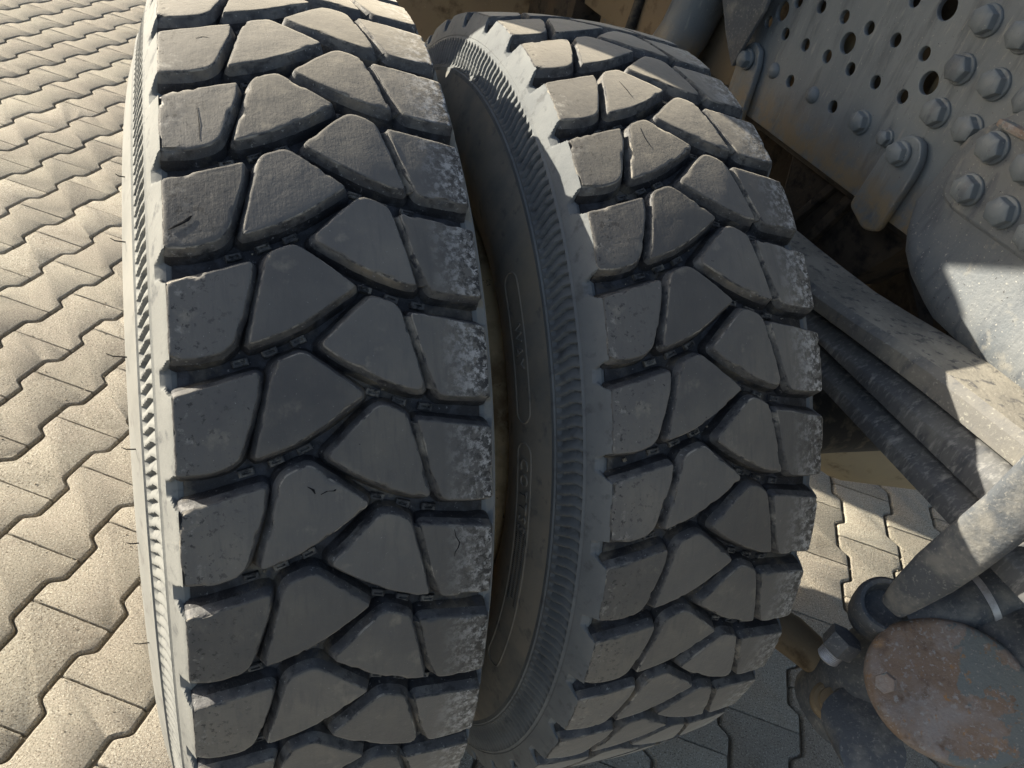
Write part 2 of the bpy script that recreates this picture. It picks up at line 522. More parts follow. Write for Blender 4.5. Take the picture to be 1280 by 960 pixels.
def rib_mesh(side):
    """band of chevron ribs pressed into the sidewall"""
    per = 7; sub = 14; nu = 40 * per * sub
    U = np.arange(nu) / (per * sub)
    nj = 15; P = np.zeros((nu, nj, 3))
    o0, r0_ = SIDE2[0]; pts = [SIDE2[0], SIDE2[1], SIDE2[2], SIDE2[3], SIDE2[4]]
    js = [(SIDE[-1][0], SIDE[-1][1], 0), (.0112, .5072, 0), (.0118, .5062, 0)]
    for k in range(9): js.append((.0134 + (.0240 - .0134) * k / 8, .5045 + (.4715 - .5045) * k / 8, 1 + k))
    js += [(.0246, .4695, 0), (.0264, .4685, 0), (.0268, .4640, 0)]
    for j, (o, r_, k) in enumerate(js):
        if k:
            f = (k - 1) / 8
            # chevron: bent line, long arm inside, short arm outside
            shift = (abs(f - .34) * (1.15 if f > .34 else .65)) * .115
            ph = ((U - shift) * per) % 1.0
            rib = np.where(ph < .10, ph / .10, np.clip(1 - (ph - .10) / .62, 0, 1))
            edge = 1.0 if 1 < k < 9 else 0.0
            dep = .0042 * rib * edge
            o2 = o - dep * .85 + .0004; r2 = r_ - dep * .3
        else: o2 = np.full(nu, o); r2 = np.full(nu, r_)
        P[:, j] = np.stack(side_xyz(side, o2, r2, -U * DTH), -1)
    if side > 0: P = P[:, ::-1]
    return from_grid('sidewall_ribs', P, closed_u=True, angle=26)

def casing_mesh():
    """groove floor across the tread, plain sidewalls and inside of the tyre"""
    nu = 240
    th = np.arange(nu) / nu * 2 * PI
    sec = []
    lower = [p for p in SIDE2 if p[1] <= .4645]
    inner = [(-.012, .289), (.000, .330), (.018, .375), (.026, .41), (.020, .455), (.004, .49), (-.03, .508)]
    sec += [(-o, r_) for o, r_ in inner[::-1]]                 # inside surface, left, upwards reversed
    sec = [(x, r_) for x, r_ in sec]
    left = [(-o, r_) for o, r_ in lower[::-1]]
    floor = [(.004, .5357 - GD)] + [(w, rt(w) - GD) for w in np.linspace(.02, W - .02, 11)] + [(W - .004, .5357 - GD)]
    right = [(W + o, r_) for o, r_ in lower]
    innr = [(W + o, r_) for o, r_ in inner]
    parts = [left, floor, right, innr + [(.12, .508)] + sec]
    V, F = [], []
    for pi_, sp in enumerate(parts):
        n = len(sp); b = len(V)
        for t in th:
            for x, r_ in sp: V.append((x, -r_ * math.cos(t), r_ * math.sin(t)))
        for i in range(nu):
            i2 = (i + 1) % nu
            for j in range(n - 1):
                F.append((b + i * n + j, b + i * n + j + 1, b + i2 * n + j + 1, b + i2 * n + j))
    me = bpy.data.meshes.new('tyre'); me.from_pydata(V, [], F)
    bm = bmesh.new(); bm.from_mesh(me); bmesh.ops.remove_doubles(bm, verts=bm.verts, dist=1e-5)
    bmesh.ops.recalc_face_normals(bm, faces=bm.faces)
    # material: floor of the grooves = dark, sidewalls = dusty
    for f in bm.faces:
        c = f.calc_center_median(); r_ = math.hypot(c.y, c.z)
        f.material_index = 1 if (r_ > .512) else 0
    bm.to_mesh(me); bm.free(); smooth(me, 60)
    return me

CASING = casing_mesh()
SH = {s: shoulder_mesh(s) for s in (-1, 1)}
RB = {s: rib_mesh(s) for s in (-1, 1)}

def ring_text(name, body, r_mid, th0, size, depth=.0009):
    """raised letters running round the sidewall"""
    cu = bpy.data.curves.new(name, 'FONT'); cu.body = body; cu.size = size; cu.extrude = depth; cu.align_y = 'CENTER'; cu.space_character = 1.25
    cu.resolution_u = 2
    tmp = bpy.data.objects.new('tmp', cu); COL.objects.link(tmp)
    me = bpy.data.meshes.new_from_object(tmp.evaluated_get(bpy.context.evaluated_depsgraph_get()))
    bpy.data.objects.remove(tmp)
    for v in me.vertices:
        th = th0 - v.co.x / r_mid
        r_ = r_mid + v.co.y * 1.0
        o = float(np.interp(r_, [p[1] for p in SIDE2[::-1]], [p[0] for p in SIDE2[::-1]])) + v.co.z + .0001
        v.co = (-o, -r_ * math.cos(th), r_ * math.sin(th))
    me.name = name
    return me

def pill_mesh(r0_, r1_, th0, th1):
    """a raised line round a long badge on the sidewall"""
    n = 40; V, F = [], []
    rm = (r0_ + r1_) / 2; hw = (r1_ - r0_) / 2
    path = []
    for k in range(n + 1): path.append((th0 + (th1 - th0) * k / n, r1_))
    for k in range(1, 9): a = PI * k / 9; path.append((th1 + np.sign(th1 - th0) * math.sin(a) * hw / rm, rm + hw * math.cos(a)))
    for k in range(n + 1): path.append((th1 + (th0 - th1) * k / n, r0_))
    for k in range(1, 9): a = PI * k / 9; path.append((th0 - np.sign(th1 - th0) * math.sin(a) * hw / rm, rm - hw * math.cos(a)))
    c = len(path)
    rs = [p[1] for p in SIDE2[::-1]]; os_ = [p[0] for p in SIDE2[::-1]]
    for i, (t, r_) in enumerate(path):
        t2, r2 = path[(i + 1) % c]; t1, r1 = path[i - 1]
        d = Vector(((t2 - t1) * rm, r2 - r1)).normalized(); nrm = Vector((-d.y, d.x))
        for off, h in ((-.0011, -.0003), (-.0004, .0009), (.0004, .0009), (.0011, -.0003)):
            rr2 = r_ + nrm.y * off; tt = t + nrm.x * off / rm
            o = float(np.interp(rr2, rs, os_)) + h
            V.append((-o, -rr2 * math.cos(tt), rr2 * math.sin(tt)))
    for i in range(c):
        i2 = (i + 1) % c
        for k in range(3): F.append((i * 4 + k, i * 4 + k + 1, i2 * 4 + k + 1, i2 * 4 + k))
    me = bpy.data.meshes.new('badge_outline'); me.from_pydata(V, [], F)
    bm = bmesh.new(); bm.from_mesh(me); bmesh.ops.recalc_face_normals(bm, faces=bm.faces); bm.to_mesh(me); bm.free()
    smooth(me, 60)
    return me

def rim_mesh():
    # (x, r) closed-ish section: flange, bead seat, well
    sec = [(-.0340, .2640), (-.0350, .2950), (-.0325, .3060), (-.0260, .3130), (-.0160, .3150), (-.0070, .3120), (-.0020, .3050), (.0000, .2950), (.010, .2860), (.030, .2830), (.06, .262), (.12, .262), (.20, .280), (W - .010, .286),
           (W + .006, .290), (W + .010, .299), (W + .017, .3035), (W + .024, .3040), (W + .0285, .300), (W + .031, .290), (W + .028, .280), (W + .005, .277), (W - .05, .268), (.12, .252), (.05, .255), (.0, .262), (-.02, .258), (-.0340, .2640)]
    P = np.array([[(x, -r_ * math.cos(t), r_ * math.sin(t)) for x, r_ in sec] for t in np.linspace(0, 2 * PI, 160, endpoint=False)])
    me = from_grid('rim', P, closed_u=True, angle=40)
    return me
def disc_mesh(x0, x1):
    sec = [(x0, .262), (x0 + .002, .235), ((x0 + x1) / 2, .19), (x1, .165), (x1, .10), (x1 + .012, .10), (x1 + .012, .165), ((x0 + x1) / 2 + .012, .195), (x0 + .016, .235), (x0 + .016, .262)]
    P = np.array([[(x, -r_ * math.cos(t), r_ * math.sin(t)) for x, r_ in sec] for t in np.linspace(0, 2 * PI, 96, endpoint=False)])
    return from_grid('rim_disc', P, closed_u=True, angle=35)

DUST = (.30, .265, .21)
def rubber_set(tag, tyre, d):
    top = mat('rubber_tread_' + tag, (.104, .099, .091),
              [((.082, .079, .076), 9, .46, .66), ((.155, .141, .117), 6, .50, .70), ((.20, .18, .145), 30, .60, .74), ((.085, .082, .078), 40, .50, .80, (5, .8, .8)), ((.26, .25, .23), 520, .68, .71), ((.02, .02, .02), 120, .71, .73)],
              .70, ((500, .2, .0006), (140, .25, .0012), (20, .35, .0025), (60, .16, .0010, (7, .5, .5))), coord=tyre, sheen=.50, spec=.42, vary=.22,
              xmask=(('X', (.40, .39, .37), .198, .238, 130, .46, .58), ('X', (.010, .010, .011), .204, .240, 190, .50, .55), ('X', (.28, .265, .235), .026, .000, 90, .55, .66), ('X', (.02, .02, .021), .06, .0, 170, .57, .61)))
    edge = mat('rubber_worn_edge_' + tag, (.105, .100, .092), [((.30, .275, .23), 26, .50, .66), ((.05, .05, .052), 120, .50, .62)], .80, ((500, .6, .0012),), coord=tyre)
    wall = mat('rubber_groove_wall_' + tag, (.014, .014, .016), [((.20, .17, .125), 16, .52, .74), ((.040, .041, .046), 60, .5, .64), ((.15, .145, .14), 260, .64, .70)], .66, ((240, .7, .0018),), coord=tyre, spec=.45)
    side = mat('rubber_side_' + tag, (.165, .168, .160) if tag == 'outer' else (.128, .136, .140), [((.21, .212, .20) if tag == 'outer' else (.175, .182, .180), 12, .42, .7), ((.085, .088, .09), 45, .55, .72, (.5, 1.5, 1.5)), ((.18, .168, .14), 6, .60, .76)], .85, ((350, .35, .0008), (60, .2, .001)), coord=tyre)  # inner copy darker and bluer: skylit shade put into the colour
    return top, edge, wall, side
m_rim = mat('cream_rim_paint', (.64, .52, .32), [((.26, .19, .11), 14, .46, .64), ((.55, .46, .30), 50, .56, .7), ((.09, .07, .05), 120, .64, .70)], .7, ((200, .4, .001),))
m_ring = mat('dark_bead', (.03, .03, .03), rough=.9)

def tyre_pose(c, yaw, lean):
    """world pose -> truck local matrix"""
    ax = Vector((math.cos(yaw) * math.cos(lean), math.sin(yaw) * math.cos(lean), math.sin(lean)))
    up = Vector((0, 0, 1)); up = (up - ax * up.dot(ax)).normalized()
    yv = up.cross(ax)
    Mw = Matrix((ax, yv, up)).transposed().to_4x4(); Mw.translation = c
    Mt = Matrix.Translation(ORG) @ Matrix.Rotation(YAW, 4, 'Z')
    return Mt.inverted() @ Mw

def make_wheel(tag, c, yaw, lean, ref, dusty, lbl, rim_lbl):
    tyre = bpy.data.objects.new('tyre', CASING.copy()); COL.objects.link(tyre)
    tyre.parent = truck; tyre.matrix_local = tyre_pose(Vector(c), yaw, lean)
    tyre['label'] = lbl
    top, edge, wall, side = rubber_set(tag, tyre, dusty)
    low = mat('dusty_lower_sidewall_' + tag, (.185, .186, .175) if tag == 'outer' else (.25, .225, .185), [((.15, .15, .14), 12, .42, .66), ((.24, .235, .215) if tag == 'outer' else (.30, .25, .18), 5, .5, .72), ((.12, .115, .11), 50, .58, .72)], .88, ((300, .3, .0008),), coord=tyre)  # inner tyre: tan dust, lightened further to stand in for bounce light
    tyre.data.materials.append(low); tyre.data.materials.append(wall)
    wall2 = mat('stone_ejector_rubber_' + tag, (.07, .068, .066), [((.17, .155, .13), 90, .5, .62), ((.02, .02, .02), 160, .5, .6)], .8, ((400, .5, .001),), coord=tyre)
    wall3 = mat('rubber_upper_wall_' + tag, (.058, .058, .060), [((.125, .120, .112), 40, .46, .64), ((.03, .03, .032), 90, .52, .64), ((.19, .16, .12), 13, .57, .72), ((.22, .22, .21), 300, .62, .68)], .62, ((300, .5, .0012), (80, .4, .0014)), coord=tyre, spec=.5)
    BM = {}
    for k, me in BLOCKS.items():
        BM[k] = me.copy()
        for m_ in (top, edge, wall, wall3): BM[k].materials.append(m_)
    tb = TIE.copy(); tb.materials.append(edge)
    EM = []
    for me in EJ:
        e = me.copy(); e.materials.append(wall2); EM.append(e)
    far = []
    for i in range(40):
        a = ref - i * DTH
        a = (a + PI) % (2 * PI) - PI
        for k in 'ABCD':
            o = link('tread_block', BM[k + str((i * 7 + ord(k) * 3 + (2 if tag == 'inner' else 0)) % 4)], tyre); o.rotation_euler = (-a, 0, 0)
        o = link('tie_bar', tb, tyre); o.rotation_euler = (-a, 0, 0)
        vis = R(-35) < a < R(112)
        for e in EM:
            if vis:
                o = link('stone_ejector', e, tyre); o.rotation_euler = (-a, 0, 0)
    rg2 = random.Random(4 if dusty else 8)
    gp2 = []
    for k in range(260):
        a = R(rg2.uniform(-30, 110)); w = rg2.uniform(.01, .232); r_ = rg2.choice((.0008, .0011, .0016, .0011, .0008, .0030 if k % 9 == 0 else .001))
        rr_g = rt(w) - GD + r_ * .5
        gp2.append(((w, -rr_g * math.cos(a), rr_g * math.sin(a)), r_))
    grit('groove_grit', gp2, m_grit, tyre)
    for s in (-1, 1):
        me = SH[s].copy(); me.materials.append(side)
        o = link('shoulder', me, tyre); o.rotation_euler = (-ref, 0, 0)
        me = RB[s].copy(); me.materials.append(side)
        o = link('sidewall_ribs', me, tyre); o.rotation_euler = (-ref, 0, 0)
    rim = link('rim', rim_mesh(), truck, (m_rim,), label=rim_lbl)
    rim.matrix_local = tyre_pose(Vector(c), yaw, lean)
    disc = link('rim_disc', disc_mesh(.19, .235) if tag == 'outer' else disc_mesh(.05, .02), rim, (m_rim,))
    return tyre, side

T1C = (-0.41562686, 0.73233761, 0.549071); T2C = (-0.10378804, 0.90061014, 0.549228)
tyre1, side1 = make_wheel('outer', T1C, R(28.2199), R(.4752), R(80.344), True, 'outer tyre of the pair with its pale dusty ribbed sidewall in sun', 'dusty cream rim of the outer wheel')
tyre2, side2 = make_wheel('inner', T2C, R(28.4615), R(.1312), R(96.915), True, 'inner tyre of the pair beside the chassis with sunlit upper left blocks', 'dusty cream rim of the inner wheel')
# badges on the inner tyre's sidewall
def polar(t): return t
side2 = tyre2.data.materials[0]
link('badge_outline', pill_mesh(.410, .434, R(57), R(39)), tyre2, (side2,))
link('badge_outline', pill_mesh(.410, .434, R(33), R(-5)), tyre2, (side2,))
link('raised_lettering', ring_text('raised_lettering', 'COTTSS', .422, R(32.5), .019, .0013), tyre2, (side2,))
for q in range(3):
    link('raised_lettering', ring_text('raised_lettering', 'IIIIIIIIIIIIIIIIIIIIIIIIIIIIIIIIIIIIIIIIIIIIIIIIII'[:(42, 38, 40)[q]], .4290 - q * .0068, R(22.5), .0066, .0009), tyre2, (side2,))
link('raised_lettering', ring_text('raised_lettering', 'WAY', .422, R(51), .018, .0013), tyre2, (side2,))

m_cut = mat('open_cut_rubber', (.006, .006, .007), rough=.9)
def crack(tyre, a, pts, wd=.0006):
    bm = bmesh.new(); rows = []
    for i, (w, s_) in enumerate(pts):
        k = wd * (1 - abs(2 * i / (len(pts) - 1) - 1) * .7)
        rows.append([bm.verts.new(cyl(w - k, s_, .0003)), bm.verts.new(cyl(w, s_ + .004, .0005)), bm.verts.new(cyl(w + k, s_, .0003))])
    for i in range(len(rows) - 1):
        for k in range(2): bm.faces.new((rows[i][k], rows[i][k + 1], rows[i + 1][k + 1], rows[i + 1][k]))
    o = link('crack', from_bm('crack', bm), tyre, (m_cut,)); o.rotation_euler = (-a, 0, 0)
ref1, ref2 = R(80.344), R(96.915)
crack(tyre1, ref1 - 6 * DTH, [(.206, -.41), (.2075, -.33), (.211, -.26), (.2095, -.21), (.207, -.17), (.2065, -.13)])
crack(tyre1, ref1 - 5 * DTH, [(.090, .02), (.094, .05), (.0955, .09)], .0012)
crack(tyre1, ref1 - 5 * DTH, [(.100, .10), (.105, .075), (.110, .08), (.111, .065)], .0014)
crack(tyre1, ref1 - 2 * DTH, [(.004, .68), (.010, .64), (.016, .60), (.020, .55)], .0028)
crack(tyre1, ref1 - 1 * DTH, [(.028, .34), (.029, .55), (.0285, .75)], .0004)
crack(tyre1, ref1 - 0 * DTH, [(.030, .30), (.036, .27), (.041, .29)], .0009)
crack(tyre2, ref2 - 3 * DTH, [(.082, -.02), (.083, .16), (.086, .30)], .0005)
crack(tyre2, ref2 - 2 * DTH, [(.085, .12), (.088, .28), (.090, .44)], .0005)
for dg, ln, rad in ((61, .012, .44), (48, .016, .43), (38, .011, .445), (27, .010, .43), (14, .013, .435), (70, .008, .44)):
    t = R(dg); o = float(np.interp(rad, [p[1] for p in SIDE2[::-1]], [p[0] for p in SIDE2[::-1]]))
    p0 = Vector((-o + .001, -rad * math.cos(t), rad * math.sin(t))); p1 = p0 + Vector((-ln * .7, -.001, ln * .16)); p2 = p1 + Vector((-ln * .3, .0, .001 + ln * .12))
    link('vent_hair', tube('vent_hair', [p0, p1, p2], [.0006, .0005, .0003], 6), tyre1, (m_cut,))

# ---------------------------------------------------------------- chassis metal
m_steel = mat('dusty_chassis_paint', (.128, .148, .163), [((.172, .190, .198), 6, .42, .62, (1, 1.6, .5)), ((.098, .110, .122), 22, .52, .66, (1, 2.2, .45)), ((.23, .235, .225), 60, .60, .70, (1, 2.4, .4)), ((.28, .28, .26), 260, .655, .69), ((.04, .045, .05), 330, .66, .69)],
              .50, ((220, .35, .0010), (60, .25, .0010), (14, .3, .003)), spec=.5, coord=truck,
              xmask=(('Z', (.23, .175, .105), 1.040, .985, 34, .36, .56),))
m_steel_top_dust = None
m_steel_top = mat('dusty_leaf_top', (.20, .185, .155), [((.30, .275, .225), 22, .42, .62, (1, .5, 1)), ((.11, .105, .10), 80, .55, .64), ((.42, .24, .10), 26, .69, .76), ((.36, .34, .29), 240, .60, .70)], .88, ((200, .6, .0015), (40, .4, .002)))
m_bracket = mat('bracket_paint', (.118, .130, .140), [((.160, .166, .166), 9, .44, .64, (1, 1.6, .5)), ((.075, .085, .098), 30, .54, .68, (1, 2.2, .45)), ((.22, .215, .195), 40, .58, .72), ((.32, .31, .28), 300, .62, .68), ((.035, .035, .038), 260, .66, .68)],
              .55, ((260, .5, .0012), (70, .3, .0012)), spec=.45)
m_leaf1 = mat('dusty_top_leaf_side', (.15, .145, .135), [((.23, .215, .18), 14, .44, .66), ((.09, .092, .098), 40, .52, .70, (1, 1.6, .5)), ((.42, .24, .10), 30, .70, .76), ((.30, .29, .25), 240, .58, .70)], .8, ((200, .5, .0012), (30, .3, .002)))
m_leaf = mat('leaf_spring_paint', (.085, .088, .094), [((.145, .143, .133), 10, .44, .66, (1, 1.2, .5)), ((.04, .045, .055), 30, .52, .70, (1, 1.6, .5)), ((.19, .19, .185), 200, .52, .70, (1, 1.3, .4)), ((.27, .265, .25), 60, .56, .70, (1, 1.8, .5)), ((.20, .165, .115), 7, .60, .75)], .66, ((180, .5, .0012), (30, .3, .002)), spec=.45)
m_dark = mat('grimy_dark_metal', (.055, .044, .034), [((.085, .06, .038), 12, .48, .7), ((.015, .014, .013), 30, .5, .65), ((.15, .115, .075), 50, .64, .74)], .8, ((90, .5, .002),))
m_brown = mat('brown_mud_coat', (.21, .16, .105), [((.21, .165, .105), 5, .42, .66, (1, 1, .4)), ((.09, .065, .04), 18, .54, .68), ((.26, .21, .14), 80, .62, .72)], .9, ((120, .5, .0016),))
m_tan = mat('tan_mud_coat', (.33, .27, .18), [((.37, .30, .19), 8, .45, .66), ((.20, .15, .09), 24, .56, .7)], .9, ((160, .4, .0012),))
m_rust = mat('flaking_rust', (.215, .155, .115), [((.26, .23, .21), 18, .44, .62), ((.14, .098, .072), 40, .54, .66), ((.33, .205, .11), 26, .60, .72), ((.30, .29, .275), 150, .56, .68), ((.155, .170, .165), 11, .535, .545), ((.30, .17, .08), 110, .62, .70), ((.32, .30, .28), 300, .60, .70)], .85, ((90, .8, .003), (260, .6, .0015)))
m_hub = mat('dusty_hub_metal', (.082, .090, .100), [((.19, .185, .17), 30, .46, .66), ((.075, .078, .082), 12, .50, .68), ((.22, .215, .20), 240, .57, .68)], .7, ((160, .6, .0015), (40, .4, .002)), spec=.45)
m_zinc = mat('bare_thread', (.55, .55, .56), [((.35, .34, .33), 90, .5, .65)], .45, ((200, .3, .0008),), metallic=.6)
m_black = mat('black_hose_and_shade', (.025, .026, .028), [((.12, .105, .08), 30, .52, .7)], .7, ((150, .4, .001),))

FX = .830
# perforated web of the chassis rail: 50 mm hole grid
holes = []
for y, z in ((.137, 1.0985), (.087, 1.0990), (.037, 1.100), (-.0135, 1.1005), (-.064, 1.1015), (-.1145, 1.1025), (.0875, 1.1495), (.0375, 1.151), (-.013, 1.152), (-.063, 1.153), (-.1138, 1.1535),
             (.0865, 1.0482), (-.014, 1.050), (.137, 1.143), (.1835, 1.1014), (-.062, 1.199), (.187, 1.048), (.137, 1.199), (.187, 1.199), (-.012, 1.249), (-.112, 1.249)):
    holes.append((y, z, .0082))
for y, z in ((.1624, 1.1229), (.0113, 1.1257), (-.1405, 1.1287), (-.1123, 1.2041)):
    holes.append((y, z, .0132))
rail_me = plate('chassis_rail', [(-1.0, .972), (.212, .972), (.212, 1.275), (-1.0, 1.275)], holes, .008, .0012)
rail = link('chassis_rail', rail_me, truck, (m_steel,), label='perforated grey chassis rail studded with bolts')
rail.location = (FX, 0, 0)
# rolled flanges of the channel
for z0, sgn in ((.972, 1), (1.275, -1)):
    st = []
    rad = .012
    pts = [(FX + .004, z0 + .0), (FX + .006, z0 - sgn * .006), (FX + .012, z0 - sgn * .011), (FX + .020, z0 - sgn * .0125), (FX + .075, z0 - sgn * .0125)]
    V, F = [], []
    ins = [(FX + .0085, z0), (FX + .010, z0 - sgn * .003), (FX + .014, z0 - sgn * .0045), (FX + .020, z0 - sgn * .005), (FX + .075, z0 - sgn * .005)]
    pts[0] = (FX + .0003, z0)
    loop = pts + ins[::-1]
    for y in (-1.0, .212):
        for x, z in loop: V.append((x, y, z))
    n = len(loop)
    for k in range(n): F.append((k, (k + 1) % n, n + (k + 1) % n, n + k))
    me = bpy.data.meshes.new('rail_flange'); me.from_pydata(V, [], F)
    bm = bmesh.new(); bm.from_mesh(me); me = from_bm('rail_flange', bm, 30)
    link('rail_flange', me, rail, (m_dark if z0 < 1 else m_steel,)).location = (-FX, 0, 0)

# bolts ------------------------------------------------------------
def bolt_mesh(rf, af, hh, seed=0):
    """flange bolt, axis local -X, origin on the plate"""
    bm = bmesh.new(); n = 24
    def ring(r_, h, hexa=False, m=n):
        vs = []
        for k in range(m):
            t = 2 * PI * k / m
            q = r_
            if hexa:
                q = r_ / math.cos(((t + PI / 6) % (PI / 3)) - PI / 6)
            vs.append(bm.verts.new((-h, q * math.cos(t), q * math.sin(t))))
        return vs
    a = af / 2
    rs = [ring(rf, 0), ring(rf, .0022), ring(rf * .96, .0034), ring(a * 1.02, .0040, True), ring(a, .0046, True), ring(a, hh * .86, True), ring(a * .97, hh * .93, True), ring(a * .90, hh), ring(a * .55, hh + .0016), ring(a * .2, hh + .0021)]
    for i in range(len(rs) - 1):
        for k in range(n): bm.faces.new((rs[i][k], rs[i][(k + 1) % n], rs[i + 1][(k + 1) % n], rs[i + 1][k]))
    bm.faces.new(rs[-1])
    return from_bm('bolt', bm, 28)
bolt_big = bolt_mesh(.0175, .0262, .0140); bolt_mid = bolt_mesh(.0155, .0230, .0130); bolt_small = bolt_mesh(.0115, .0165, .0110)
for b_ in (bolt_big, bolt_mid, bolt_small): b_.materials.append(m_steel)
br = random.Random(5)
def put_bolt(me, y, z, x=FX, parent=None):
    o = link('bolt', me, parent or rail); o.location = ((x - FX) if (parent is None) else x, y, z); o.rotation_euler = (br.uniform(0, PI), 0, 0)
    return o
BB = [(-.1725, 1.2080), (-.2235, 1.2075), (-.1735, 1.1565), (-.2235, 1.1575), (-.2725, 1.1580), (-.1740, 1.1060), (-.2240, 1.1068)]
for y, z in BB: put_bolt(bolt_big, y, z)
for y, z in ((-.2725, 1.2075), (-.3225, 1.2075), (-.3225, 1.158)): put_bolt(bolt_big, y, z)
put_bolt(bolt_mid, -.0745, 1.0535); put_bolt(bolt_small, -.1240, 1.0535)
# domed rivets
rv = lathe('rivet', [(.0115, 0), (.0112, .0015), (.0095, .0045), (.006, .0068), (.002, .0078), (.0001, .0079)], Matrix.Rotation(-PI / 2, 4, 'Y'), 20, 60)
rv.materials.append(m_steel)
for y, z in ((.1283, 1.0485), (.0305, 1.0492), (.2, 1.20)): o = link('rivet', rv, rail); o.location = (0, y, z)

# hanger straps bolted on the web
strap_a = plate('hanger_strap', [(.197, .93), (.206, 1.040), (.199, 1.062), (.182, 1.072), (.163, 1.066), (.153, 1.045), (.140, .93)], (), .010, .0025, .006)
o = link('hanger_strap', strap_a, truck, (m_steel,)); o.location = (FX - .0125, 0, 0)
b = put_bolt(bolt_mid, .180, 1.046, -.0022, o)
strap_b = plate('hanger_strap', [(-.132, .965), (-.141, 1.04), (-.151, 1.064), (-.168, 1.077), (-.186, 1.075), (-.197, 1.058), (-.199, 1.035), (-.192, .958), (-.170, .950)], (), .012, .003, .008)
o = link('hanger_strap', strap_b, truck, (m_steel,)); o.location = (FX - .0145, 0, 0)
put_bolt(bolt_mid, -.168, 1.052, -.0022, o)
# small angled plate up by the shock absorber
pl = plate('side_plate', [(.165, 1.30), (.165, 1.12), (.185, 1.05), (.190, 1.028), (.236, 1.066), (.30, 1.13), (.30, 1.30)], (), .006, .001, .006)
link('side_plate', pl, truck, (m_hub,)).location = (.800, 0, 0)

# big spring bracket: a curved casting that bellies outwards below the rail
def bracket_mesh():
    # columns along Y (from far to near), rows down Z, x bulges
    out = []
    ys = np.linspace(0, 1, 30); rows = np.linspace(0, 1, 26)
    P = np.zeros((30, 26, 3))
    for i, a in enumerate(ys):
        for j, t in enumerate(rows):
            # top edge line from (-.240,1.098) to (-.75,1.25); bottom edge curve
            y_top = -.2395 - .46 * a; z_top = 1.100 + .17 * min(1, a * 3)
            y_bot_f = np.interp(a, [0, .08, .2, .45, 1], [-.222, -.262, -.325, -.47, -.78]); z_bot = np.interp(a, [0, .05, .1, .2, .45, 1], [1.01, .972, .951, .928, .918, .90])
            y = y_top + (y_bot_f - y_top) * t; z = z_top + (z_bot - z_top) * t
            bulge = -.006 - .009 * smoothstep(1.03, .93, z)
            P[i, j] = (FX - .010 + bulge, y, z)
    P[0, :, 0] += .012; P[1, :, 0] += .0035; P[:, -1, 0] += .012; P[:, -2, 0] += .003
    me = from_grid('spring_bracket', P, angle=60)
    bm = bmesh.new(); bm.from_mesh(me)
    r_ = bmesh.ops.solidify(bm, geom=bm.faces, thickness=.008)
    return from_bm('spring_bracket', bm, 50)
brk = link('spring_bracket', bracket_mesh(), truck, (m_bracket,), label='rounded grey spring bracket partly in sun')
pad = plate('bracket_pad', [(-.275, 1.132), (-.2540, 1.100), (-.2520, 1.054), (-.2570, 1.042), (-.274, 1.035), (-.40, 1.032), (-.70, 1.026), (-.70, 1.138)], (), .014, .0045, .016)
padm = link('bracket_pad', pad, truck, (m_bracket,)); padm.location = (FX - .0290, 0, 0)
for y, z in ((-.2846, 1.1108), (-.2860, 1.0635), (-.3330, 1.1105), (-.3355, 1.0630), (-.3790, 1.0585), (-.382, 1.110)):
    put_bolt(bolt_big, y, z, -.0002, padm)
# broken weld edge at the top of the pad
bm = bmesh.new(); box_bm(bm, (-.006, -.345, 1.130), (.010, -.274, 1.1385), .003)
link('weld_bead', from_bm('weld_bead', bm), padm, (m_rust,))

# ---------------------------------------------------------------- leaf spring
def leaf_mesh(x0, x1, prof_top, prof_bot, rnd=.010, groove=False):
    """prof: z as function of y"""
    ys = np.linspace(.95, -1.02, 34)
    sec = []
    rings = []
    for y in ys:
        zt = float(np.interp(-y, *prof_top)); zb = float(np.interp(-y, *prof_bot))
        zm = zt - zb
        pts = [(x0 + .003, zb), (x0 + .0005, zb + .0015), (x0, zb + .004), (x0 + .0002, zt - rnd * 1.5), (x0 + .0008, zt - rnd * 1.3), (x0 + rnd * .95, zt - .0022), (x0 + rnd * 1.2, zt - .0006), (x0 + rnd * 1.7, zt),
               (x1 - rnd, zt), (x1 - .002, zt - .003), (x1, zt - rnd), (x1, zb + .006), (x1 - .004, zb)]
        rings.append([(x, y, z) for x, z in pts])
    P = np.array(rings)
    me = from_grid('spring_leaf', P, closed_v=True, angle=50)
    bm = bmesh.new(); bm.from_mesh(me)
    bmesh.ops.contextual_create(bm, geom=[v for v in bm.verts if abs(v.co.y - .95) < 1e-4]); bmesh.ops.contextual_create(bm, geom=[v for v in bm.verts if abs(v.co.y + 1.02) < 1e-4])
    me = from_bm('spring_leaf', bm, 24)
    for p in me.polygons: p.material_index = 1 if p.normal.z > .8 else 0
    return me
t1 = ([-.95, .10, .232, .31, .40, .50, 1.02], [.880, .895, .900, .911, .926, .934, .975])
b1 = ([-.95, .10, .24, .325, .42, .50, 1.02], [.850, .868, .8755, .886, .896, .9015, .940])
t2 = ([-.95, .10, .24, .325, .42, .50, 1.02], [.842, .860, .8675, .878, .888, .8935, .905])
b2 = ([-.95, .30, .55, 1.02], [.818, .848, .854, .868])
t3 = ([-.95, .30, .55, 1.02], [.806, .838, .845, .858])
b3 = ([-.95, .30, .55, 1.02], [.782, .806, .8075, .816])
spring = link('leaf_spring', None, truck, label='stack of three dark spring leaves running under the chassis rail')
for tt, bb, ex in ((t1, b1, 0), (t2, b2, .001), (t3, b3, .002)):
    me = leaf_mesh(.720 + ex, .815, tt, bb, .006 if tt is t1 else .0115); me.materials.append(m_leaf1 if tt is t1 else m_leaf); me.materials.append(m_steel_top if tt is t1 else m_leaf)
    link('spring_leaf', me, spring)

